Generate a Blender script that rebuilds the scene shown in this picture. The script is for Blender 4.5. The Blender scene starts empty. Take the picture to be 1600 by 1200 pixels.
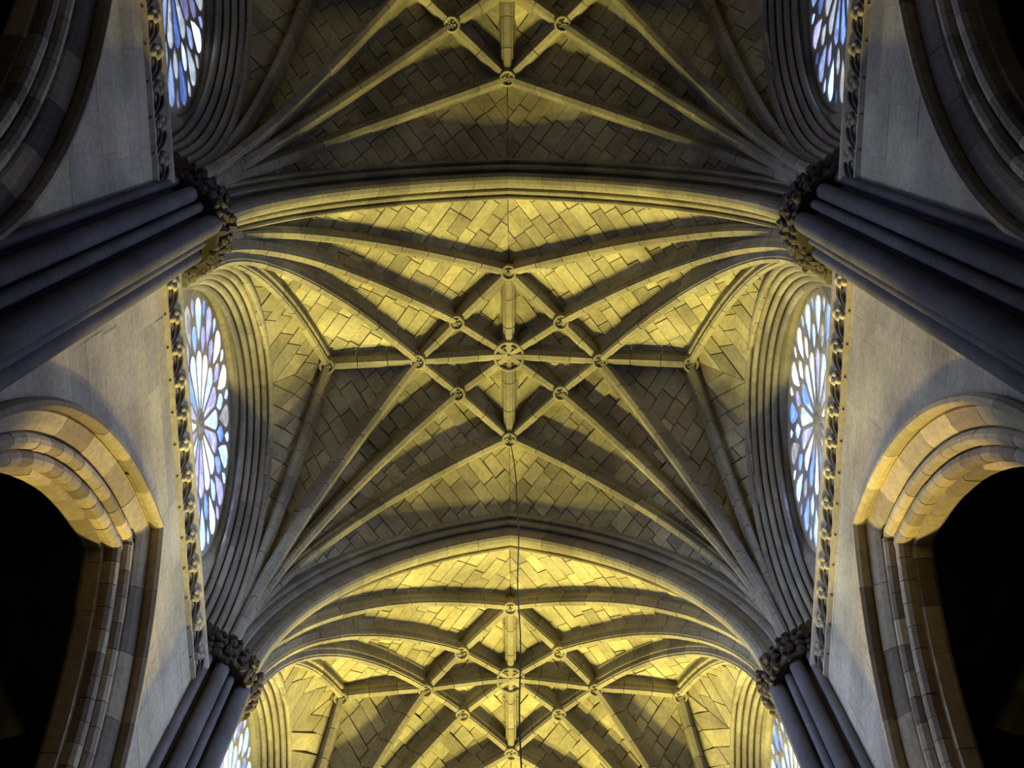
import bpy, math, random
from mathutils import Vector, Matrix
random.seed(7)
C = bpy.context.scene.collection
sc = bpy.context.scene
PI = math.pi

# ------------------------------------------------------------------ camera
CAMZ = 1.6
F_PX, TH, ROLL = 1969.94, 0.2507, -0.0049
cd = bpy.data.cameras.new('camera'); cam = bpy.data.objects.new('camera', cd); C.objects.link(cam)
cd.sensor_width = 36.0; cd.lens = F_PX / 1600 * 36.0; cd.clip_start = 0.05; cd.clip_end = 200
s_, c_ = math.sin(TH), math.cos(TH)
r0 = Vector((1, 0, 0)); d0 = Vector((0, c_, -s_)); look = Vector((0, s_, c_))
R_ = r0 * math.cos(ROLL) - d0 * math.sin(ROLL); D_ = d0 * math.cos(ROLL) + r0 * math.sin(ROLL)
m = Matrix.Identity(4)
for i in range(3):
    m[i][0] = R_[i]; m[i][1] = -D_[i]; m[i][2] = -look[i]
m[0][3], m[1][3], m[2][3] = 0.05, 0.0, CAMZ
cam.matrix_world = m
sc.camera = cam

# ------------------------------------------------------------------ exposure, world, lights
sc.view_settings.view_transform = 'Standard'; sc.view_settings.look = 'None'
sc.view_settings.gamma = 1.0; sc.view_settings.use_curve_mapping = False
sc.view_settings.exposure = 0.0
wd = bpy.data.worlds.new('world'); sc.world = wd; wd.use_nodes = True
wd.node_tree.nodes['Background'].inputs[0].default_value = (0.30, 0.42, 0.8, 1)
wd.node_tree.nodes['Background'].inputs[1].default_value = 0.008

def lamp(name, kind, loc, target, color, power, size=1.0, sizey=None, spread=None, spot=None):
    ld = bpy.data.lights.new(name, kind); o = bpy.data.objects.new(name, ld); C.objects.link(o)
    ld.color = color; ld.energy = power
    if kind == 'AREA':
        ld.shape = 'RECTANGLE' if sizey else 'DISK'; ld.size = size
        if sizey: ld.size_y = sizey
        if spread: ld.spread = math.radians(spread)
    else:
        ld.shadow_soft_size = size
    if kind == 'SPOT':
        ld.spot_size = math.radians(spot or 90); ld.spot_blend = 0.6
    o.location = loc
    o.rotation_euler = (Vector(target) - Vector(loc)).to_track_quat('-Z', 'Y').to_euler()
    return o

WARM = (1.0, 0.85, 0.21)
ARCH_WARM = (1.0, 0.69, 0.20)
COOL = (0.42, 0.60, 1.0)
# warm lamps hung high further down the nave, and weaker floods standing on the floor there
for sx_ in (-1, 1):
    lamp('hanging_lamp', 'SPOT', (sx_ * 1.5, 19.5, 11.2), (0, 7.0, 21.0), WARM, 6600, 0.25, spot=80)
    lamp('flood_light', 'SPOT', (sx_ * 1.3, 23.0, 2.2), (0, 7.6, 22.0), WARM, 18500, 0.35, spot=46)
    # unseen spots added in mid-nave to brighten the arcade arches
    lamp('arch_fill_spot', 'SPOT', (-sx_ * .3, 18.0, 10.0), (sx_ * 4.1, 3.7, 13.6), ARCH_WARM, 6600, 0.2, spot=17)
# weak daylight of the west end of the nave, behind the camera
lamp('west_daylight', 'AREA', (0, -9.5, 11.0), (0, 2.0, 14.0), COOL, 3, 5.0, 7.0, spread=110)
BAY_Y, BAY_L = 4.888, 6.0757
for k_ in (-1, 0, 1):          # daylight entering at each rose window
    for sx_ in (-1, 1):
        yk = BAY_Y + k_ * BAY_L
        col = (0.16, 0.36, 1.0) if k_ < 0 else (0.60, 0.75, 1.0)
        lamp('window_daylight', 'AREA', (sx_ * 4.75, yk, 18.6), (-sx_ * 3.9, yk + (2.2 if k_ == 0 else 0), 13.6), col, (42 if k_ < 0 else 275) * (1.12 if sx_ < 0 else 1), 3.2, spread=100)

# ------------------------------------------------------------------ helpers
def newobj(name, verts, faces, mat=None, parent=None, smooth=False):
    me = bpy.data.meshes.new(name)
    me.from_pydata(verts, [], faces)
    if mat: me.materials.append(mat)
    if smooth: me.polygons.foreach_set('use_smooth', [True] * len(me.polygons))
    o = bpy.data.objects.new(name, me); C.objects.link(o)
    if parent: o.parent = parent
    return o

def empty(name, loc=(0, 0, 0)):
    o = bpy.data.objects.new(name, None); C.objects.link(o); o.location = loc; o.empty_display_size = .2
    return o

def tag(o, label=None, cat=None, group=None, kind=None):
    if label: o['label'] = label
    if cat: o['category'] = cat
    if group: o['group'] = group
    if kind: o['kind'] = kind
    return o

class MB:
    def __init__(s): s.v = []; s.f = []
    def add(s, v, f):
        b = len(s.v); s.v += [tuple(p) for p in v]; s.f += [tuple(i + b for i in q) for q in f]
    def box(s, c, h, rot=None):
        vs = []
        for x in (-1, 1):
            for y in (-1, 1):
                for z in (-1, 1):
                    p = Vector((x * h[0], y * h[1], z * h[2]))
                    if rot: p = rot @ p
                    vs.append(p + Vector(c))
        s.add(vs, [(0, 1, 3, 2), (4, 6, 7, 5), (0, 4, 5, 1), (2, 3, 7, 6), (0, 2, 6, 4), (1, 5, 7, 3)])
    def tube(s, pts, rad, n=6):
        pts = [Vector(p) for p in pts]; rings = []
        for i, p in enumerate(pts):
            t = (pts[min(i + 1, len(pts) - 1)] - pts[max(i - 1, 0)]).normalized()
            a = t.orthogonal().normalized() if i == 0 else (a - t * a.dot(t)).normalized()
            b = t.cross(a); r = rad[i] if isinstance(rad, (list, tuple)) else rad
            rings.append([p + (a * math.cos(2 * PI * j / n) + b * math.sin(2 * PI * j / n)) * r for j in range(n)])
        vs = [q for r in rings for q in r]; fs = []
        for i in range(len(rings) - 1):
            for j in range(n):
                fs.append((i * n + j, i * n + (j + 1) % n, (i + 1) * n + (j + 1) % n, (i + 1) * n + j))
        fs.append(tuple(range(n))[::-1]); fs.append(tuple((len(rings) - 1) * n + j for j in range(n)))
        s.add(vs, fs)
    def ball(s, c, r, nu=8, nv=5, rot=None):
        vs = []; fs = []
        if not isinstance(r, (tuple, list)): r = (r, r, r)
        for i in range(nv + 1):
            a = PI * i / nv
            for j in range(nu):
                b = 2 * PI * j / nu
                p = Vector((r[0] * math.sin(a) * math.cos(b), r[1] * math.sin(a) * math.sin(b), r[2] * math.cos(a)))
                if rot: p = rot @ p
                vs.append(p + Vector(c))
        for i in range(nv):
            for j in range(nu):
                fs.append((i * nu + j, (i + 1) * nu + j, (i + 1) * nu + (j + 1) % nu, i * nu + (j + 1) % nu))
        s.add(vs, fs)
    def lathe(s, c, prof, n=24):     # prof: (radius, z) list
        vs = []; fs = []
        for r, z in prof:
            for j in range(n):
                b = 2 * PI * j / n
                vs.append((c[0] + r * math.cos(b), c[1] + r * math.sin(b), c[2] + z))
        for i in range(len(prof) - 1):
            for j in range(n):
                fs.append((i * n + j, i * n + (j + 1) % n, (i + 1) * n + (j + 1) % n, (i + 1) * n + j))
        s.add(vs, fs)
    def build(s, name, mat, parent=None, smooth=False):
        return newobj(name, s.v, s.f, mat, parent, smooth)

def sweep_mesh(rings, closed_profile=True, caps=True):
    """rings: list of lists of Vector, same count."""
    n = len(rings[0]); vs = [p for r in rings for p in r]; fs = []
    for i in range(len(rings) - 1):
        for j in range(n if closed_profile else n - 1):
            j2 = (j + 1) % n
            fs.append((i * n + j, i * n + j2, (i + 1) * n + j2, (i + 1) * n + j))
    if caps and closed_profile:
        fs.append(tuple(range(n))[::-1]); fs.append(tuple((len(rings) - 1) * n + j for j in range(n)))
    return vs, fs

# ------------------------------------------------------------------ materials
def stone(name, col, var=0.35, tint=0.25, rough=0.9, bump=0.25, stain=0.35):
    """limestone: object-random tone and hue, fine grain, broad stains of its own"""
    mt = bpy.data.materials.new(name); mt.use_nodes = True
    nt = mt.node_tree; N = nt.nodes; Lk = nt.links
    bs = N['Principled BSDF']; bs.inputs['Roughness'].default_value = rough
    bs.inputs['Specular IOR Level'].default_value = 0.25
    oi = N.new('ShaderNodeObjectInfo'); geo = N.new('ShaderNodeNewGeometry')
    def val(op, a, b):
        q = N.new('ShaderNodeMath'); q.operation = op
        for i, x in enumerate((a, b)):
            if isinstance(x, (int, float)): q.inputs[i].default_value = x
            else: Lk.new(x, q.inputs[i])
        return q.outputs[0]
    # tone per piece
    cr = N.new('ShaderNodeValToRGB'); Lk.new(oi.outputs['Random'], cr.inputs[0])
    e = cr.color_ramp.elements
    def mul(f, hue): return tuple(min(1, c * f * h) for c, h in zip(col, hue)) + (1,)
    e[0].position = 0; e[0].color = mul(1 - var, (1, 1, 1.02))
    e[1].position = 1; e[1].color = mul(1 + var, (1.02, 1, .92))
    for p, f, hue in ((.2, 1 - var * .55, (1.03, .97, .97)), (.42, 1 - .1 * var, (1, 1, 1)), (.6, 1 + .05 * var, (1, 1.0, .97)), (.86, 1 + .25 * var, (1.03, 1, .9))):
        q = e.new(p); q.color = mul(f, hue)
    nz = N.new('ShaderNodeTexNoise'); nz.inputs['Scale'].default_value = 1.1; nz.inputs['Detail'].default_value = 5
    Lk.new(geo.outputs['Position'], nz.inputs['Vector'])
    n2 = N.new('ShaderNodeTexNoise'); n2.inputs['Scale'].default_value = 14; n2.inputs['Detail'].default_value = 6
    Lk.new(geo.outputs['Position'], n2.inputs['Vector'])
    st = N.new('ShaderNodeMapRange'); Lk.new(nz.outputs[0], st.inputs[0])
    st.inputs[1].default_value = .35; st.inputs[2].default_value = .65; st.inputs[3].default_value = 1 - stain; st.inputs[4].default_value = 1 + stain * .35
    g2 = N.new('ShaderNodeMapRange'); Lk.new(n2.outputs[0], g2.inputs[0])
    g2.inputs[1].default_value = .3; g2.inputs[2].default_value = .7; g2.inputs[3].default_value = .82; g2.inputs[4].default_value = 1.12
    k = val('MULTIPLY', st.outputs[0], g2.outputs[0])
    mx = N.new('ShaderNodeVectorMath'); mx.operation = 'SCALE'
    Lk.new(cr.outputs[0], mx.inputs[0]); Lk.new(k, mx.inputs['Scale'])
    Lk.new(mx.outputs[0], bs.inputs['Base Color'])
    bp = N.new('ShaderNodeBump'); bp.inputs['Strength'].default_value = bump; bp.inputs['Distance'].default_value = .02
    Lk.new(n2.outputs[0], bp.inputs['Height']); Lk.new(bp.outputs[0], bs.inputs['Normal'])
    return mt

M_WEB = stone('vault_stone', (0.37, 0.34, 0.25), var=.30, stain=.35)
M_MORTAR = stone('mortar', (0.15, 0.13, 0.10), var=.05, stain=.2)
M_RIB = stone('rib_stone', (0.27, 0.25, 0.20), var=.22, stain=.3)
M_WALL = stone('wall_stone', (0.52, 0.47, 0.36), var=.14, stain=.3)
M_WALLJ = stone('wall_mortar', (0.40, 0.37, 0.31), var=.05, stain=.2)
M_ARCH = stone('arch_stone', (0.44, 0.38, 0.27), var=.5, stain=.15)
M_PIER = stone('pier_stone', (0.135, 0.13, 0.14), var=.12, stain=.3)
M_CAP = stone('dark_capital_stone', (0.075, 0.062, 0.05), var=.25, stain=.3)  # darker base colour for the bells and leaves of the capitals
M_LEDGE = stone('ledge_stone', (0.52, 0.46, 0.33), var=.2, stain=.2)
M_VINE_SHADED = stone('shaded_vine_stone', (0.13, 0.115, 0.11), var=.2, stain=.2)  # ledge stone with the shade of the carved hollows put into its colour
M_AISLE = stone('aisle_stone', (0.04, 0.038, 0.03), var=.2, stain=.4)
M_FLOOR = stone('floor_stone', (0.30, 0.28, 0.25), var=.1)
M_TRAC = stone('tracery_stone', (0.40, 0.38, 0.36), var=.15)
M_CORD = stone('cord', (0.03, 0.028, 0.025), var=.0, stain=0)

def glass(name, col, strength):
    mt = bpy.data.materials.new(name); mt.use_nodes = True
    nt = mt.node_tree; N = nt.nodes; Lk = nt.links
    N.remove(N['Principled BSDF'])
    out = N['Material Output']
    geo = N.new('ShaderNodeNewGeometry')
    vo = N.new('ShaderNodeTexVoronoi'); vo.inputs['Scale'].default_value = 9
    Lk.new(geo.outputs['Position'], vo.inputs['Vector'])
    hs = N.new('ShaderNodeHueSaturation'); hs.inputs['Color'].default_value = (*col, 1)
    mr = N.new('ShaderNodeMapRange'); Lk.new(vo.outputs['Color'], mr.inputs[0]); mr.inputs[3].default_value = .45; mr.inputs[4].default_value = 1.25
    Lk.new(mr.outputs[0], hs.inputs['Value'])
    em = N.new('ShaderNodeEmission'); em.inputs[1].default_value = strength; Lk.new(hs.outputs[0], em.inputs[0])
    tr = N.new('ShaderNodeBsdfTransparent'); tr.inputs[0].default_value = (*[.45 + .5 * c for c in col], 1)
    ad = N.new('ShaderNodeAddShader'); Lk.new(em.outputs[0], ad.inputs[0]); Lk.new(tr.outputs[0], ad.inputs[1])
    Lk.new(ad.outputs[0], out.inputs[0])
    return mt
def glass_set(tag_, f):
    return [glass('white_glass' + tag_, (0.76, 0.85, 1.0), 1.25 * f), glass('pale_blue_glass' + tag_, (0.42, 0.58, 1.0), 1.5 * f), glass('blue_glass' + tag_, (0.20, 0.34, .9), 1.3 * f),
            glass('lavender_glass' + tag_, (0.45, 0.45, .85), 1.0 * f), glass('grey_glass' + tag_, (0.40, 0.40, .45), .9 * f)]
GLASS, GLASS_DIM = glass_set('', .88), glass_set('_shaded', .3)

# ------------------------------------------------------------------ measures (z above the floor)
Z0 = CAMZ
BY = lambda k: BAY_Y + k * BAY_L
HL = BAY_L / 2
NODE = {'hub': (0, 0, 21.0 + Z0), 'a': (0, 1.46, 20.91 + Z0), 'd': (.88, .62, 20.85 + Z0), 'b': (1.53, 0, 20.62 + Z0), 'c': (3.02, 0, 20.35 + Z0)}
ZS = 15.25 + Z0
RIB = {'r1': ((3.72, 2.70), 'a', 65), 'r2': ((3.62, 2.55), 'd', 55), 'r3': ((3.60, 2.42), 'b', 62), 'r4': ((3.74, 2.42), 'c', 55)}
ARCH_W, ARCH_Z = 3.40, 20.22 + Z0
WALL_X, WIN_X, LEDGE_X, LEDGE_Z = 3.92, 4.17, 3.80, 14.55 + Z0
WIN_Z, WIN_R = 16.88 + Z0, 1.86

def ell(a, phi):
    """plan fraction a -> height fraction on a circular-like arc that starts vertical"""
    cp = 1 - max(0., min(1., a)) * (1 - math.cos(phi))
    return math.sqrt(max(0, 1 - cp * cp)) / math.sin(phi)
def a_of_t(t, phi): return (1 - math.cos(phi * t)) / (1 - math.cos(phi))

def rib_path(Cxy, N, phi, z0=ZS, n=40):
    P = []
    for i in range(n + 1):
        a = a_of_t(i / n, phi)
        P.append(Vector((Cxy[0] + (N[0] - Cxy[0]) * a, Cxy[1] + (N[1] - Cxy[1]) * a, z0 + (N[2] - z0) * ell(a, phi))))
    return P

def pointed(w, h, n=40):
    """half of a two-centred arch from (w,0) to (0,h): list of (x,z)"""
    c = (h * h - w * w) / (2 * w); R = w + c; th = math.acos(c / R) if c < R else 0
    return [(-c + R * math.cos(th * i / n), R * math.sin(th * i / n)) for i in range(n + 1)]

# rib profile: (side, height above soffit)
_rh = [(.165, .40), (.165, .34), (.13, .31), (.085, .25), (.078, .19), (.098, .16), (.095, .125), (.06, .10), (.054, .07), (.062, .05), (.058, .03), (.036, .02), (.036, 0)]
RIBP = [(-a, b) for a, b in _rh] + [(a, b) for a, b in _rh[::-1]]
_th = [(.33, .52), (.33, .36), (.31, .33), (.285, .34), (.272, .40), (.245, .40), (.235, .31), (.21, .255), (.18, .25), (.155, .275), (.148, .33), (.122, .33), (.108, .19), (.118, .13), (.112, .07), (.075, .02), (.03, 0)]
TRVP = [(-a, b) for a, b in _th] + [(a, b) for a, b in _th[::-1]]

def resample(path, step):
    acc = [0]
    for i in range(1, len(path)): acc.append(acc[-1] + (path[i] - path[i - 1]).length)
    n = max(1, round(acc[-1] / step)); out = []; j = 0
    for i in range(n + 1):
        d = acc[-1] * i / n
        while j < len(path) - 2 and acc[j + 1] < d: j += 1
        f = (d - acc[j]) / max(1e-9, acc[j + 1] - acc[j]); out.append(path[j].lerp(path[j + 1], min(1, max(0, f))))
    return out

def voussoirs(path, side, prof, step, gap, mat, parent, name='voussoir', sub=2, up=None, mitre=None):
    """cut a swept moulding into separate stones along its path"""
    fine = resample(path, step / sub)
    n = (len(fine) - 1) // sub
    if n * sub < len(fine) - 1:
        fine = resample(path, (sum((path[i + 1] - path[i]).length for i in range(len(path) - 1))) / (max(1, n) * sub) * .9999)
    side = Vector(side).normalized(); res = []
    def frame(i):
        a, b = fine[max(0, i - 1)], fine[min(len(fine) - 1, i + 1)]
        t = (b - a).normalized(); nn = side.cross(t).normalized()
        ref = up if up is not None else Vector((0, 0, 1))
        if callable(ref): ref = ref(fine[i])
        if nn.dot(ref) < 0: nn = -nn
        return t, nn
    last = None
    for q in range(0, len(fine) - 1, sub):
        rings = []
        hi = min(q + sub, len(fine) - 1)
        jit = random.uniform(-.004, .004)
        for i in range(q, hi + 1):
            t, nn = frame(i)
            if last is not None and nn.dot(last) < 0: nn = -nn
            last = nn
            p = fine[i] + t * (gap if i == q else (-gap if i == hi else 0))
            ring = [p + side * a + nn * (b + jit) for a, b in prof]
            if mitre is not None and i == len(fine) - 1:      # crown joint: cut on the plane of symmetry
                ring = [w - t * (w[mitre] / t[mitre]) for w in ring]
            rings.append(ring)
        v, f = sweep_mesh(rings)
        res.append(newobj(name, v, f, mat, parent))
    return res

# ------------------------------------------------------------------ vault webs
def web_lines():
    """web edge lines in the positive quadrant: (plan corner, plan end, z at start, z at end, phi)"""
    W = {}
    for k, (c, nd, ph) in RIB.items():
        N = NODE[nd]; d = Vector((c[0] - N[0], c[1] - N[1])).normalized()
        W[k] = ((c[0] + d.x * .30, c[1] + d.y * .30), (N[0], N[1]), ZS - .05, N[2] + .34, math.radians(ph))
    W['t'] = ((3.84, HL - .20), (0.0, HL - .20), ZS - .05, ARCH_Z + .42, math.radians(68))
    W['w'] = ((3.86, 2.42), (3.70, 0.0), ZS + .2, 19.22 + Z0, math.radians(84))
    return W
WL = web_lines()

class Patch:
    def __init__(s, A, B, bulge):
        s.A, s.B, s.bulge = A, B, bulge
        s.poly = [A[0], A[1], B[1], B[0]]
    def pos(s, a, v):
        A, B = s.A, s.B
        def pt(L):
            return Vector((L[0][0] + (L[1][0] - L[0][0]) * a, L[0][1] + (L[1][1] - L[0][1]) * a, L[2] + (L[3] - L[2]) * ell(a, L[4])))
        p = pt(A).lerp(pt(B), v)
        p.z += s.bulge * math.sin(PI * v) * min(1, a * 1.3)
        return p
    def inv(s, x, y):
        a, v = .5, .5
        A0, A1 = Vector(s.A[0]), Vector(s.A[1]); B0, B1 = Vector(s.B[0]), Vector(s.B[1])
        for _ in range(14):
            P = A0.lerp(A1, a); Q = B0.lerp(B1, a); e = P.lerp(Q, v) - Vector((x, y))
            da = (A1 - A0).lerp(B1 - B0, v); dv = Q - P
            det = da.x * dv.y - da.y * dv.x
            if abs(det) < 1e-9: break
            a -= (e.x * dv.y - e.y * dv.x) / det; v -= (da.x * e.y - da.y * e.x) / det
        return min(1, max(0, a)), min(1, max(0, v))
    def normal(s, a, v):
        h = .012
        a0, a1 = max(0, a - h), min(1, a + h); v0, v1 = max(0, v - h), min(1, v + h)
        n = (s.pos(a1, v) - s.pos(a0, v)).cross(s.pos(a, v1) - s.pos(a, v0))
        if n.length < 1e-9: return Vector((0, 0, 1))
        n.normalize()
        # away from the nave: up and outward
        ref = Vector((.5, .4, 1))
        return n if n.dot(ref) > 0 else -n
    def grid(s, na, nv, off):
        vs = []; fs = []
        for i in range(na + 1):
            t = i / na
            a = t * t * .6 + t * .4
            for j in range(nv + 1):
                p = s.pos(a, j / nv); vs.append(p + s.normal(max(.004, a), j / nv) * off)
        for i in range(na):
            for j in range(nv):
                q = i * (nv + 1) + j
                fs.append((q, q + 1, q + nv + 2, q + nv + 1))
        return vs, fs

class Tri:
    """small inner cell hub - p - q"""
    def __init__(s, names, up=.34):
        s.P = [Vector(NODE[n]) + Vector((0, 0, up)) for n in names]
        s.poly = [(p.x, p.y) for p in s.P]
    def zat(s, x, y):
        a, b, c = s.P
        d = (b.y - c.y) * (a.x - c.x) + (c.x - b.x) * (a.y - c.y)
        l1 = ((b.y - c.y) * (x - c.x) + (c.x - b.x) * (y - c.y)) / d
        l2 = ((c.y - a.y) * (x - c.x) + (a.x - c.x) * (y - c.y)) / d
        l3 = 1 - l1 - l2
        return l1 * a.z + l2 * b.z + l3 * c.z + 1.6 * max(0, l1) * max(0, l2) * max(0, l3)

def clip(poly, n, d):
    """keep n.p <= d"""
    out = []
    for i in range(len(poly)):
        p, q = poly[i], poly[(i + 1) % len(poly)]
        a = n[0] * p[0] + n[1] * p[1] - d; b = n[0] * q[0] + n[1] * q[1] - d
        if a <= 0: out.append(p)
        if (a < 0 < b) or (b < 0 < a):
            t = a / (a - b); out.append((p[0] + (q[0] - p[0]) * t, p[1] + (q[1] - p[1]) * t))
    return out
def area(p): return abs(sum(p[i][0] * p[(i + 1) % len(p)][1] - p[(i + 1) % len(p)][0] * p[i][1] for i in range(len(p)))) / 2

DIAG = Vector((-3.6, -2.75)).normalized()      # from the springing corner towards the hub
PERP = Vector((-DIAG.y, DIAG.x))
CORNER = Vector((3.95, 2.90))
def course_lines():
    """distances along the diagonal of the joints between courses, equal along the curved web"""
    L = WL['r2']; ts = []; pts = []
    p = Patch(L, L, 0)
    for i in range(400):
        a = (i / 399) ** 2
        q = p.pos(a, 0); pts.append(q)
    acc = 0; last = pts[0]; nxt = .15; t = 0
    for q in pts[1:]:
        acc += (q - last).length; last = q
        t = (Vector((q.x, q.y)) - CORNER).dot(DIAG)
        if acc > nxt: ts.append(t); nxt += random.uniform(.24, .31)
    while t < 6.5:
        t += .27; ts.append(t)
    return [-2.0] + ts
COURSES = course_lines()

PATCHES = [Patch(WL['t'], WL['r1'], .05), Patch(WL['r1'], WL['r2'], .10), Patch(WL['r2'], WL['r3'], .10), Patch(WL['r3'], WL['r4'], .10), Patch(WL['r4'], WL['w'], .06)]
TRIS = [Tri(('hub', 'a', 'd')), Tri(('hub', 'd', 'b'))]

def stones_of_quadrant(rnd):
    """list of (front verts, back verts) in the positive quadrant"""
    out = []
    for ip, P in enumerate(PATCHES + TRIS):
        tri = isinstance(P, Tri)
        sh = rnd.uniform(-.02, .02)
        for i in range(len(COURSES) - 1):
            t0, t1 = COURSES[i], COURSES[i + 1]
            base = CORNER.dot(DIAG)
            st = clip(clip(P.poly, DIAG, base + t1 + sh), -DIAG, -(base + t0 + sh))
            if len(st) < 3 or area(st) < .0015: continue
            es = [p[0] * PERP.x + p[1] * PERP.y for p in st]
            e0, e1 = min(es), max(es)
            cuts = [e0 - 1]; e = e0 + rnd.uniform(.15, .5)
            while e < e1 - .16:
                cuts.append(e); e += rnd.uniform(.32, .64)
            cuts.append(e1 + 1)
            for j in range(len(cuts) - 1):
                cell = clip(clip(st, PERP, cuts[j + 1]), -PERP, -cuts[j])
                if len(cell) < 3 or area(cell) < .0015: continue
                # drop doubled points
                cc = []
                for q in cell:
                    if not cc or (abs(q[0] - cc[-1][0]) + abs(q[1] - cc[-1][1])) > 1e-4: cc.append(q)
                if (abs(cc[0][0] - cc[-1][0]) + abs(cc[0][1] - cc[-1][1])) < 1e-4: cc.pop()
                if len(cc) < 3: continue
                mx = sum(q[0] for q in cc) / len(cc); my = sum(q[1] for q in cc) / len(cc)
                tt = [q[0] * DIAG.x + q[1] * DIAG.y for q in cc]; ee = [q[0] * PERP.x + q[1] * PERP.y for q in cc]
                le = max(ee) - min(ee); lt = max(tt) - min(tt)
                ke = max(.6, 1 - .016 / max(le, .01)); kt = 1 - .016 / max(.3, lt)
                dz = rnd.uniform(-.010, .010)
                fr = []; bk = []
                for q in cc:
                    dx, dy = q[0] - mx, q[1] - my
                    pe = (dx * PERP.x + dy * PERP.y) * ke; pt = (dx * DIAG.x + dy * DIAG.y) * kt
                    x = mx + PERP.x * pe + DIAG.x * pt; y = my + PERP.y * pe + DIAG.y * pt
                    if tri:
                        z = P.zat(x, y); p = Vector((x, y, z)); n = Vector((0, 0, 1))
                    else:
                        a, v = P.inv(x, y); p = P.pos(a, v); n = P.normal(max(.004, a), v)
                    fr.append(p + n * dz); bk.append(p + n * .06)
                out.append((fr, bk))
    return out

QN = {(-1, -1): 'upper left', (1, -1): 'upper right', (-1, 1): 'lower left', (1, 1): 'lower right'}
VN = {-1: 'dark nearest', 0: 'middle', 1: 'farthest'}
def build_webs(k):
    for (sx, sy), qn in QN.items():
        mir = lambda p: (sx * p[0], BY(k) + sy * p[1], p[2])
        flip = sx * sy < 0
        vs = []; fs = []
        for P in PATCHES:
            v, f = P.grid(18, 5, .035); b = len(vs); vs += [mir(p) for p in v]; fs += [tuple(i + b for i in q) for q in f]
        for T in TRIS:
            b = len(vs); vs += [mir(p + Vector((0, 0, .09))) for p in T.P]; fs.append((b, b + 1, b + 2))
        ce = newobj('ceiling', vs, fs, M_MORTAR)
        tag(ce, kind='structure')
        rnd = random.Random(100 + k * 10 + sx * 3 + sy)
        for fr, bk in stones_of_quadrant(rnd):
            n = len(fr); v = [mir(p) for p in fr + bk]
            f = [tuple(range(n)), tuple(range(2 * n - 1, n - 1, -1))] + [(i, i + n, (i + 1) % n + n, (i + 1) % n) for i in range(n)]
            if flip: f = [q[::-1] for q in f]
            newobj('stone', v, f, M_WEB, ce)

def build_ribs(k, idx):
    tr = empty('trim_%d' % idx, (0, BY(k), ZS)); tag(tr, kind='structure')
    off = Vector((0, BY(k), ZS))
    def loc(p): return Vector((p[0], p[1], p[2] - ZS))
    for (sx, sy) in QN:
        for nm, (c, nd, ph) in RIB.items():
            N = NODE[nd]
            path = [loc((sx * p.x, sy * p.y, p.z)) for p in rib_path(c, N, math.radians(ph))]
            d = path[-1] - path[0]; side = Vector((d.y, -d.x, 0))
            rb = empty('rib'); rb.parent = tr
            voussoirs(path, side, RIBP, .52, .007, M_RIB, rb)
    segs = [('a', 'd'), ('d', 'b'), ('hub', 'd')]
    L = []
    for (sx, sy) in QN:
        for p, q in segs: L.append((Vector((NODE[p][0] * sx, NODE[p][1] * sy, NODE[p][2])), Vector((NODE[q][0] * sx, NODE[q][1] * sy, NODE[q][2]))))
    for s in (-1, 1):
        for p, q in (('hub', 'b'), ('b', 'c')): L.append((Vector((NODE[p][0] * s, 0, NODE[p][2])), Vector((NODE[q][0] * s, 0, NODE[q][2]))))
        L.append((Vector(NODE['hub']), Vector((0, NODE['a'][1] * s, NODE['a'][2]))))
    for p, q in L:
        p = loc(p); q = loc(q); d = q - p; side = Vector((d.y, -d.x, 0))
        path = [p.lerp(q, i / 8) + Vector((0, 0, .05 * d.length * math.sin(PI * i / 8) * .3)) for i in range(9)]
        rb = empty('rib'); rb.parent = tr
        voussoirs(path, side, RIBP, .5, .006, M_RIB, rb, sub=1)

def boss(k, nm, sx, sy, label):
    N = NODE[nm]; big = nm == 'hub'
    g = empty('vault_boss', (sx * N[0], BY(k) + sy * N[1], N[2]))
    tag(g, label, 'boss', 'carved bosses where the vault ribs cross')
    r = .275 if big else .135
    b = MB()
    if big:
        b.lathe((0, 0, 0), [(.05, .42), (r * .98, .42), (r, .30), (r, .02), (r * .97, -.03), (r * .86, -.05), (r * .80, -.02), (r * .78, .05), (r * .6, .07), (.0, .07)], 28)
    else:
        b.lathe((0, 0, 0), [(.03, .36), (r * .95, .36), (r * .92, .06), (r, .01), (r * .98, -.03), (r * .80, -.05), (r * .70, -.02), (r * .66, .02), (.0, .02)], 18)
    b.build('drum', M_RIB, g, True)
    fl = MB(); n = 8 if big else 5
    rr = r * (.40 if big else .34)
    for i in range(n):
        a = 2 * PI * i / n
        fl.ball((rr * math.cos(a), rr * math.sin(a), .035 if big else .0), (r * (.17 if big else .22), r * .13, .03), 7, 4, Matrix.Rotation(a, 3, 'Z'))
    fl.ball((0, 0, .02 if big else -.01), (r * .16, r * .16, .05), 8, 5)
    fl.build('rosette', M_RIB, g, True)
    if big:
        q = MB(); q.lathe((0, 0, 0), [(r * .62, .08), (r * .64, .02), (r * .60, -.01), (r * .56, .02), (r * .55, .08)], 24); q.build('inner_ring', M_RIB, g, True)
    return g

# ------------------------------------------------------------------ transverse arches
TN = {-2: 'before the dark vault', -1: 'between dark and middle vaults', 0: 'between middle and farthest vaults', 1: 'beyond the farthest vault'}
def transverse(j):
    y = BY(j) + HL
    g = empty('transverse_arch', (0, y, ZS))
    tag(g, 'broad moulded stone arch spanning the nave ' + TN[j], 'arch', 'broad arches across the nave')
    half = pointed(ARCH_W, ARCH_Z - ZS)
    for s in (-1, 1):
        path = [Vector((s * x, 0, z)) for x, z in half]
        voussoirs(path, (0, 1, 0), TRVP, .55, .004, M_RIB, g, mitre=0)

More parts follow.
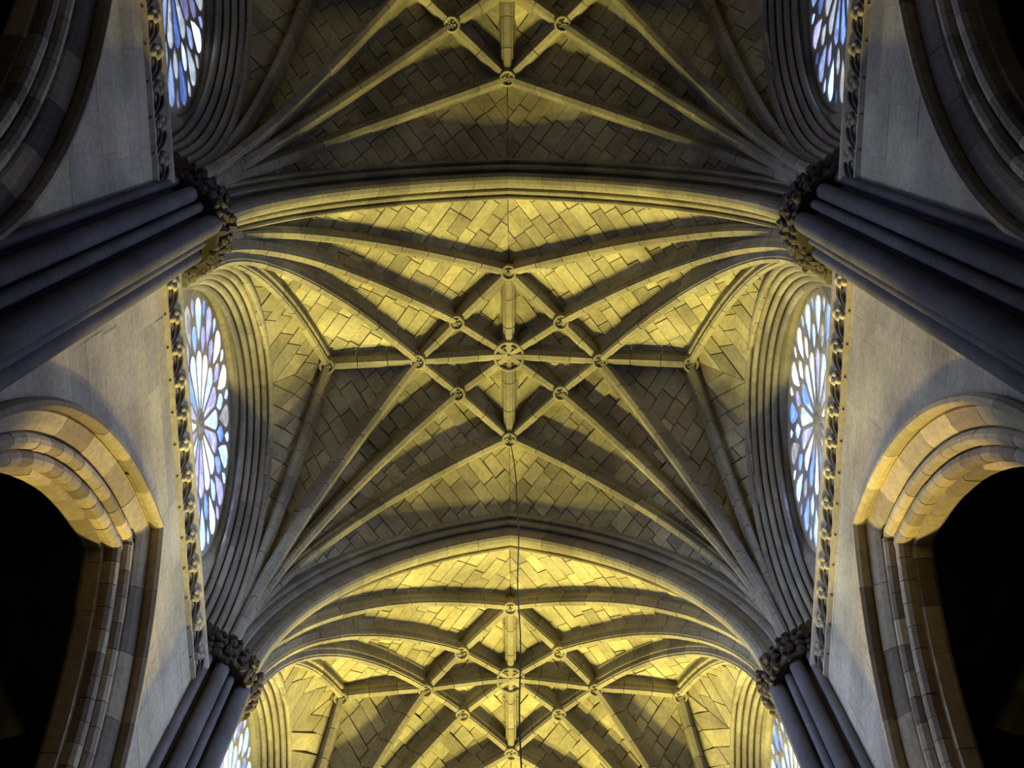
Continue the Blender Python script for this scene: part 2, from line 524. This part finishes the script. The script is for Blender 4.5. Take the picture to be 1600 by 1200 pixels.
# ------------------------------------------------------------------ wall ribs (formerets), windows, upper walls
def formeret_path(w, zt, x, n=30):
    """half ellipse-like arch in the plane X=x, from -w to w"""
    P = []
    h = zt - ZS
    for i in range(2 * n + 1):
        a = PI * i / (2 * n)
        yy = -w * math.cos(a); zz = h * math.sin(a) ** .92
        P.append(Vector((x, yy, zz)))
    return P
def window(k, sx, num):
    y = BY(k)
    # upper wall with the round opening and its reveal
    vs = []; fs = []; n = 64
    for i in range(n):
        a = 2 * PI * i / n; ca, sa = math.cos(a), math.sin(a)
        hw, hu, hd = HL, 20.6 + Z0 - WIN_Z, WIN_Z - (LEDGE_Z - .3)
        t = min(hw / abs(ca) if abs(ca) > 1e-6 else 99, (hu if sa > 0 else hd) / abs(sa) if abs(sa) > 1e-6 else 99)
        vs += [(sx * WIN_X, y + ca * t, WIN_Z + sa * t), (sx * WIN_X, y + ca * (WIN_R + .12), WIN_Z + sa * (WIN_R + .12)),
               (sx * (WIN_X + .05), y + ca * (WIN_R + .03), WIN_Z + sa * (WIN_R + .03)), (sx * (WIN_X + .12), y + ca * WIN_R, WIN_Z + sa * WIN_R), (sx * (WIN_X + .5), y + ca * WIN_R, WIN_Z + sa * WIN_R)]
    for i in range(n):
        i2 = (i + 1) % n
        for q in range(4):
            f = (i * 5 + q, i2 * 5 + q, i2 * 5 + q + 1, i * 5 + q + 1)
            fs.append(f if sx < 0 else f[::-1])
    w = newobj('wall_left' if sx < 0 else 'wall_right', vs, fs, M_RIB); tag(w, kind='structure')
    # formeret: five concentric rolls round the window head
    fm = empty('wall_arch', (sx * WIN_X, y, ZS))
    tag(fm, 'multiple-roll moulded arch framing the %s rose window of the %s vault' % ('left' if sx < 0 else 'right', VN[k]), 'arch', 'moulded arches over the rose windows')
    for i in range(5):
        w_, zt, x = 2.10 + .065 * i, 18.84 + Z0 + .085 * i, -.05 - .092 * i
        path = formeret_path(w_, zt, sx * x)
        prof = []
        for q in range(9):
            a = PI * (q / 8) ; prof.append((sx * -.048 * math.sin(a) * 1.0 - sx * 0, -.048 + .0 + .09 * (q / 8)))
        # closed roll: convex towards the nave and the window centre
        prof = [(-sx * (.046 * math.cos(b)), .055 - .065 * math.sin(b)) for b in [PI * (.02 + .96 * q / 8) for q in range(9)]] + [(sx * .10, .16), (-sx * .02, .2)]
        rl = empty('roll'); rl.parent = fm
        voussoirs(path, (1, 0, 0), prof, .95, .001, M_RIB, rl, sub=4, up=lambda p: Vector((0, p.y, p.z + .3)))
    # window
    W = empty('window_%d' % num, (sx * (WIN_X + .16), y, WIN_Z)); tag(W, kind='structure')
    # openings: list of outlines (u along nave, v up)
    ops = []
    n1 = 16
    def place(pts, ang):
        ca, sa = math.cos(ang), math.sin(ang)
        return [(R * (p * ca - t * sa), R * (p * sa + t * ca)) for p, t in pts]
    def petal(r0, w0, rm, w):                     # narrow at the hub, round outer end
        return [(r0, -w0), (rm, -w)] + [(rm + w * math.cos(b), w * math.sin(b)) for b in [-PI / 2 + PI * q / 7 for q in range(1, 7)]] + [(rm, w), (r0, w0)]
    def drop(r0, rm, w, r1):                      # pointed inner end, round outer end
        return [(r0, 0), (r0 + (rm - r0) * .5, -w * .62), (rm, -w)] + [(rm + (r1 - rm) * math.cos(b), w * math.sin(b)) for b in [-PI / 2 + PI * q / 7 for q in range(1, 7)]] + [(rm, w), (r0 + (rm - r0) * .5, w * .62)]
    R = WIN_R
    for i in range(n1):
        a = 2 * PI * (i + .5) / n1
        ops.append((0, place(petal(.125, .013, .475, .083), a)))
        ops.append((1, place(drop(.525, .65, .070, .755), a + PI / n1)))
        ops.append((2, place(drop(.60, .85, .098, .955), a)))
        ops.append((3, place(drop(.80, .89, .046, .955), a + PI / n1)))
    # tracery plate with the openings cut out
    cu = bpy.data.curves.new('tracery', 'CURVE'); cu.dimensions = '2D'; cu.fill_mode = 'BOTH'; cu.extrude = .025; cu.bevel_depth = .014; cu.bevel_resolution = 0
    def spl(pts):
        s = cu.splines.new('POLY'); s.points.add(len(pts) - 1); s.use_cyclic_u = True
        for q, p in enumerate(pts): s.points[q].co = (p[0], p[1], 0, 1)
    spl([(R * .995 * math.cos(2 * PI * i / 72), R * .995 * math.sin(2 * PI * i / 72)) for i in range(72)])
    for _, o in ops: spl(o)
    co = bpy.data.objects.new('tracery_curve', cu); C.objects.link(co)
    dg = bpy.context.evaluated_depsgraph_get()
    me = bpy.data.meshes.new_from_object(co.evaluated_get(dg)); bpy.data.objects.remove(co)
    rot = Matrix(((0, 0, 1), (1, 0, 0), (0, 1, 0)))     # curve x -> world y, curve y -> world z
    for v in me.vertices: v.co = rot @ v.co
    me.materials.clear(); me.materials.append(M_TRAC)
    t = bpy.data.objects.new('tracery', me); C.objects.link(t); t.parent = W
    ring = MB(); ring.lathe((0, 0, 0), [(.02, -.05), (.06 * R, -.055), (.085 * R, -.025), (.08 * R, .02)], 16)
    rv = [(p[2], p[0], p[1]) for p in ring.v] if sx < 0 else [(p[2], p[0], p[1]) for p in ring.v]
    if sx < 0: rv = [(-p[0], p[1], p[2]) for p in rv]
    newobj('hub', rv, ring.f, M_TRAC, W, True)
    rnd = random.Random(num * 17)
    for kind, o in ops:
        n = len(o); x0 = -sx * .022
        v = [(x0, p[0] * 1.0, p[1]) for p in o] + [(x0 + .012, p[0], p[1]) for p in o]
        f = [tuple(range(n)), tuple(range(2 * n - 1, n - 1, -1))] + [(i, (i + 1) % n, (i + 1) % n + n, i + n) for i in range(n)]
        wts = ((6, 4, 2, 2, 0) if kind == 0 else (3, 4, 3, 2, 1) if kind == 1 else (5, 4, 2, 2, 1))
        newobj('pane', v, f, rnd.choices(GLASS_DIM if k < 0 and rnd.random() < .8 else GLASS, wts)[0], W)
    return W

# ------------------------------------------------------------------ ledges (cornice with running vine)
def ledge(k, sx):
    y0, y1 = BY(k) - HL + .52, BY(k) + HL - .52
    nm = 'left' if sx < 0 else 'right'
    g = empty('cornice', (sx * WALL_X, BY(k), LEDGE_Z))
    tag(g, 'carved stone cornice with leaf blocks under the %s rose window of the %s vault' % (nm, VN[k]), 'cornice', 'carved cornices under the rose windows')
    prof = [(WIN_X - WALL_X + .05, .42), (LEDGE_X - WALL_X + .03, .06), (LEDGE_X - WALL_X, .03), (LEDGE_X - WALL_X, -.03), (LEDGE_X - WALL_X + .02, -.06), (-.07, -.10), (-.035, -.20), (-.03, -.33), (-.05, -.36), (-.05, -.40), (.0, -.44), (.35, -.44)]
    rings = [[Vector((sx * p, yy - BY(k), q)) for p, q in prof] for yy in (y0, y1)]
    v, f = sweep_mesh(rings); newobj('moulding', v, f, M_LEDGE, g)
    n = 13; st = (y1 - y0) / n
    rnd = random.Random(5)
    for i in range(n):
        yc = y0 + (i + .25) * st - BY(k)
        b = MB()
        b.ball((-sx * .085, yc, -.10), (.05, .075, .055), 8, 5); b.ball((-sx * .06, yc + .045, -.17), (.06, .055, .07), 7, 4)
        b.ball((-sx * .06, yc - .045, -.16), (.05, .05, .06), 7, 4); b.ball((-sx * .045, yc + .01, -.25), (.05, .05, .06), 7, 4)
        b.build('leaf', M_LEDGE, g, True)
        if i < n:
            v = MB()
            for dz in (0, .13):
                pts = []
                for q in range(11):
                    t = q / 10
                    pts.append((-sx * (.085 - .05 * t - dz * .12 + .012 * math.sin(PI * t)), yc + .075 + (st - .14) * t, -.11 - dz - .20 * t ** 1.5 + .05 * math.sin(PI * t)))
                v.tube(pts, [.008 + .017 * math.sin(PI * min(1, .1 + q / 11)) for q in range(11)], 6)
            v.build('stem', M_VINE_SHADED, g, True)

# ------------------------------------------------------------------ arcade walls and arches
AW, AZT, AZS, ADY = 2.46, 13.22 + Z0, 8.8 + Z0, 0.10
AHALF = pointed(AW, AZT - AZS)
def ahw(z):
    """outer half width of the arcade arch at height z"""
    if z <= AZS: return AW
    if z >= AZT: return 0.0
    c = ((AZT - AZS) ** 2 - AW ** 2) / (2 * AW); R = AW + c
    return -c + math.sqrt(max(0, R * R - (z - AZS) ** 2))

def arcade_wall(sx):
    nm = 'wall_left' if sx < 0 else 'wall_right'
    vs = []; fs = []
    zt = LEDGE_Z - .2
    for k in (-1, 0, 1):
        yc = BY(k) + ADY; yl, yr = BY(k) - HL, BY(k) + HL
        zs = [0, 4, AZS] + [AZS + (AZT - AZS) * math.sin(PI / 2 * i / 16) for i in range(1, 17)] + [zt]
        for i in range(len(zs) - 1):
            z0, z1 = zs[i], zs[i + 1]; w0, w1 = ahw(z0), ahw(z1)
            for X in (WALL_X + .02, WALL_X + .50):
                for s in (-1, 1):
                    e = yl if s < 0 else yr
                    b = len(vs)
                    vs += [(sx * X, e, z0), (sx * X, yc + s * w0, z0), (sx * X, yc + s * w1, z1), (sx * X, e, z1)]; fs.append((b, b + 1, b + 2, b + 3))
    w = newobj(nm, vs, fs, M_WALLJ); tag(w, kind='structure')
    rnd = random.Random(3 + sx)
    zc = AZS - .6
    X0, X1 = sx * WALL_X, sx * (WALL_X + .05)
    while zc < zt:
        h = rnd.uniform(.40, .52); z0, z1 = zc + .0015, min(zt, zc + h) - .0015; zc += h
        if z1 - z0 < .1: break
        for k in (-1, 0, 1):
            yc = BY(k) + ADY
            for s in (-1, 1):
                e = BY(k) + s * HL; w0, w1 = ahw(z0), ahw(z1)
                zz = [z0 + (z1 - z0) * q / 5 for q in range(6)]
                far = [abs(e - yc) - max(0, ahw(z) - .015) for z in zz]
                d = 0
                while d < max(far) - .05:
                    ln = rnd.uniform(.55, 1.15)
                    if max(far) - (d + ln) < .3: ln = 99
                    ends = [max(d + .004, min(d + ln, q) - .0015) for q in far]
                    if max(ends) - d < .05: d += ln; continue
                    j = rnd.uniform(-.002, .002) * sx
                    P = [(e - s * (d + .0015), z0)] + [(e - s * b_, z) for b_, z in zip(ends, zz)] + [(e - s * (d + .0015), z1)]
                    d += ln
                    m_ = len(P)
                    v = [(X0 + j, p[0], p[1]) for p in P] + [(X1, p[0], p[1]) for p in P]
                    f = [tuple(range(m_)), tuple(range(2 * m_ - 1, m_ - 1, -1))] + [(i, i + m_, (i + 1) % m_ + m_, (i + 1) % m_) for i in range(m_)]
                    newobj('stone', v, f, M_WALL, w)

# arch orders in (inward from the outer curve, depth into the wall)
HOOD = [(-.02, .06), (-.02, -.05), (.01, -.095), (.055, -.10), (.085, -.06), (.085, -.01), (.07, .03), (.07, .10)]
CHAM = [(.06, .05), (.10, .035), (.12, .05), (.20, .09), (.25, .135), (.262, .16), (.262, .22), (.24, .24), (.24, .40), (.06, .40)]
ROLL1 = [(.245, .40), (.245, .26), (.262, .215), (.285, .165), (.325, .135), (.37, .135), (.405, .165), (.422, .215), (.41, .25), (.41, .40)]
ROLL2 = [(.41, .50), (.41, .30), (.425, .25), (.45, .22), (.495, .21), (.54, .23), (.565, .275), (.567, .33), (.56, .36), (.56, .50)]
SOFF = [(.55, .36), (.60, .385), (.605, .44), (.61, .54), (.58, .58), (.3, .58), (.3, .40), (.5, .40)]
def arcade_arch(k, sx):
    nm = 'left' if sx < 0 else 'right'
    g = empty('arcade_arch', (sx * WALL_X, BY(k) + ADY, AZS))
    tag(g, 'pointed arcade arch of mottled stones in the %s wall below the %s vault' % (nm, VN[k]), 'arch', 'pointed arcade arches of the nave walls')
    for s in (-1, 1):
        path = [Vector((0, s * y, z)) for y, z in AHALF]
        def orders(prof, name, step, mat, gap, sm=2):
            P = [(sx * dep, -inw) for inw, dep in prof]
            return voussoirs(path, (1, 0, 0), P, step, gap, mat, g, name=name, up=lambda p: Vector((0, p.y, p.z + 1.2)), sub=sm, mitre=1)
        orders(HOOD, 'hood_mould', .75, M_ARCH, .002, 3)
        orders(CHAM, 'chamfer_stone', .70, M_ARCH, .003, 3)
        orders(ROLL1, 'voussoir', .30, M_ARCH, .004)
        orders(ROLL2, 'voussoir', .28, M_ARCH, .004)
        orders(SOFF, 'soffit_stone', .60, M_ARCH, .003)
        # straight jamb down to the floor
        for prof, name in ((HOOD, 'jamb_moulding'), (CHAM, 'jamb_moulding'), (ROLL1, 'jamb_shaft'), (ROLL2, 'jamb_shaft'), (SOFF, 'jamb_back')):
            rings = [[Vector((sx * d, s * (AW - i), z)) for i, d in prof] for z in (0, -AZS)]
            v, f = sweep_mesh(rings); newobj(name, v, f, M_ARCH, g)

# ------------------------------------------------------------------ piers
SHAFTS = [(3.49, 0, .125), (3.61, .21, .06), (3.61, -.21, .06), (3.70, .36, .095), (3.70, -.36, .095), (3.87, .515, .06), (3.87, -.515, .06)]
def pier(j, sx):
    y = BY(j) + HL
    nm = 'left' if sx < 0 else 'right'
    g = empty('clustered_pier', (sx * 3.75, y, 0))
    tag(g, '%s clustered stone pier with dark leafy capital, %s' % (nm, TN[j]), 'pier', 'clustered piers of the nave')
    ox = 3.75
    zc = ZS - .12
    core = [(3.93, .57), (3.90, .50), (3.90, .43), (3.80, .36), (3.78, .28), (3.68, .22), (3.68, .12), (3.56, .07), (3.56, -.07), (3.68, -.12), (3.68, -.22), (3.78, -.28), (3.80, -.36), (3.90, -.43), (3.90, -.50), (3.93, -.57)]
    rings = [[Vector((sx * (x - ox), yy, z)) for x, yy in core] for z in (0, zc)]
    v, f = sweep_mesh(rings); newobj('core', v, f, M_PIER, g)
    for (x, yy, r) in SHAFTS:
        b = MB(); n = 16
        prof = [(r * 1.5, 0), (r * 1.5, .35), (r * 1.15, .45), (r, .55)]
        prof += [(r, zc)]
        b.lathe((sx * (x - ox), yy, 0), prof, n)
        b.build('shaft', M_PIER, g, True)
    # capital: necking, flared bell, leaf crown, abacus
    cp = empty('capital', (0, 0, zc - .30)); cp.parent = g
    def outline(grow):
        pts = []
        for i in range(33):
            a = -PI / 2 + PI * i / 32
            pts.append((3.93 - (.60 + grow) * math.cos(a) ** .9, (.62 + grow) * math.sin(a)))
        return pts
    rings = []
    for gr, z in ((-.05, 0), (-.03, .02), (-.03, .05), (-.05, .08), (-.04, .18), (-.01, .32), (.0, .38), (-.03, .42)):
        rings.append([Vector((sx * (x - ox), yy, z)) for x, yy in outline(gr - .02)])
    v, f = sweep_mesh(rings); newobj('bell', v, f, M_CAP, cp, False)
    rnd = random.Random(j * 5 + sx)
    for row, (zz, gr, n) in enumerate(((.07, -.05, 15), (.20, -.02, 17), (.33, .01, 16))):
        for i in range(n):
            a = -PI / 2 + PI * (i + .5 + rnd.uniform(-.3, .3)) / n
            g2 = gr + rnd.uniform(-.02, .02)
            x = 3.93 - (.58 + g2) * math.cos(a) ** .9; yy = (.60 + g2) * math.sin(a)
            lf = MB()
            zr = zz + rnd.uniform(-.03, .03)
            rt = Matrix.Rotation(rnd.uniform(-.6, .6), 3, 'X') @ Matrix.Rotation(rnd.uniform(-.5, .5), 3, 'Y')
            lf.ball((sx * (x - ox), yy, zr), (.055 + rnd.uniform(0, .03), .055 + rnd.uniform(0, .02), .085 + rnd.uniform(0, .03)), 6, 4, rt)
            lf.ball((sx * (x - .04 * math.cos(a) - ox), yy + .04 * math.sin(a) + rnd.uniform(-.03, .03), zr + .06), (.04, .05, .035), 6, 4, rt)
            lf.build('leaf', M_CAP, cp)

# ------------------------------------------------------------------ setting: floor, aisles, ends
def quad(name, pts, mat, kind='structure'):
    o = newobj(name, pts, [tuple(range(len(pts)))], mat); tag(o, kind=kind); return o
YA, YB = BY(-1) - HL - 6.5, BY(1) + HL + 8.5
quad('floor', [(-10, YA, 0), (10, YA, 0), (10, YB, 0), (-10, YB, 0)], M_FLOOR)
for sx in (-1, 1):
    nm = 'left' if sx < 0 else 'right'
    # aisle: outer wall and pointed tunnel vault with transverse ribs
    pr = [(9.6, 0), (9.6, 7.5), (9.3, 9.4), (8.6, 11.2), (7.4, 12.9), (6.3, 14.0), (5.4, 14.6), (4.65, 14.9)]
    vs = [(sx * x, yy, z) for x, z in pr for yy in (YA, YB)]; fs = [(2 * i, 2 * i + 1, 2 * i + 3, 2 * i + 2) for i in range(len(pr) - 1)]
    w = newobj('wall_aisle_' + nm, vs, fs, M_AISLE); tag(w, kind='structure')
    for j in range(8):
        yy = BY(-2) + HL + j * HL
        rings = [[Vector((sx * (x - .02 if q in (0, 3) else sx * 1 and x - .02 - .28), yy + d, z - (.0 if q in (0, 3) else .26))) for q, d in enumerate((-.2, -.12, .12, .2))] for x, z in pr]
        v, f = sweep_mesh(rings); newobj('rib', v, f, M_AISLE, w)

for k in (-1, 0, 1): build_webs(k)
for i, k in enumerate((-1, 0, 1)): build_ribs(k, i + 1)
for j in (-2, -1, 0, 1): transverse(j)
n = 0
for k in (-1, 0, 1):
    for sx in (-1, 1):
        n += 1; window(k, sx, n); ledge(k, sx); arcade_arch(k, sx)
for sx in (-1, 1): arcade_wall(sx)
for j in (-2, -1, 0, 1):
    for sx in (-1, 1): pier(j, sx)

for k in (-1, 0, 1):
    v = VN[k]
    boss(k, 'hub', 0, 0, 'large round central boss with rosette in the %s vault' % v)
    boss(k, 'a', 0, -1, 'small ring boss at the near end of the lengthwise ridge in the %s vault' % v)
    boss(k, 'a', 0, 1, 'small ring boss at the far end of the lengthwise ridge in the %s vault' % v)
    for sx in (-1, 1):
        h = 'left' if sx < 0 else 'right'
        boss(k, 'b', sx, 0, 'small ring boss on cross ridge just %s of the %s vault centre' % (h, v))
        boss(k, 'c', sx, 0, 'small ring boss at %s outer end of the cross ridge in the %s vault' % (h, v))
        for sy in (-1, 1):
            boss(k, 'd', sx, sy, 'small ring boss %s %s of the big boss in the %s vault' % ('above' if sy < 0 else 'below', h, v))

# ------------------------------------------------------------------ lamp cord hanging from the far boss of the middle vault
cb = MB(); pts = []
for i in range(40):
    t = i / 39
    pts.append((.02 + .10 * min(1, t * 6) + .012 * math.sin(t * 23), BY(0) + 1.52 + .02 * math.sin(t * 17), 20.83 + Z0 - 12.5 * t))
cb.tube(pts, .009, 5)
cord = cb.build('lamp_cord', M_CORD, None, True)
tag(cord, 'thin dark cord hanging down from the middle vault past the arch crown', 'cord')
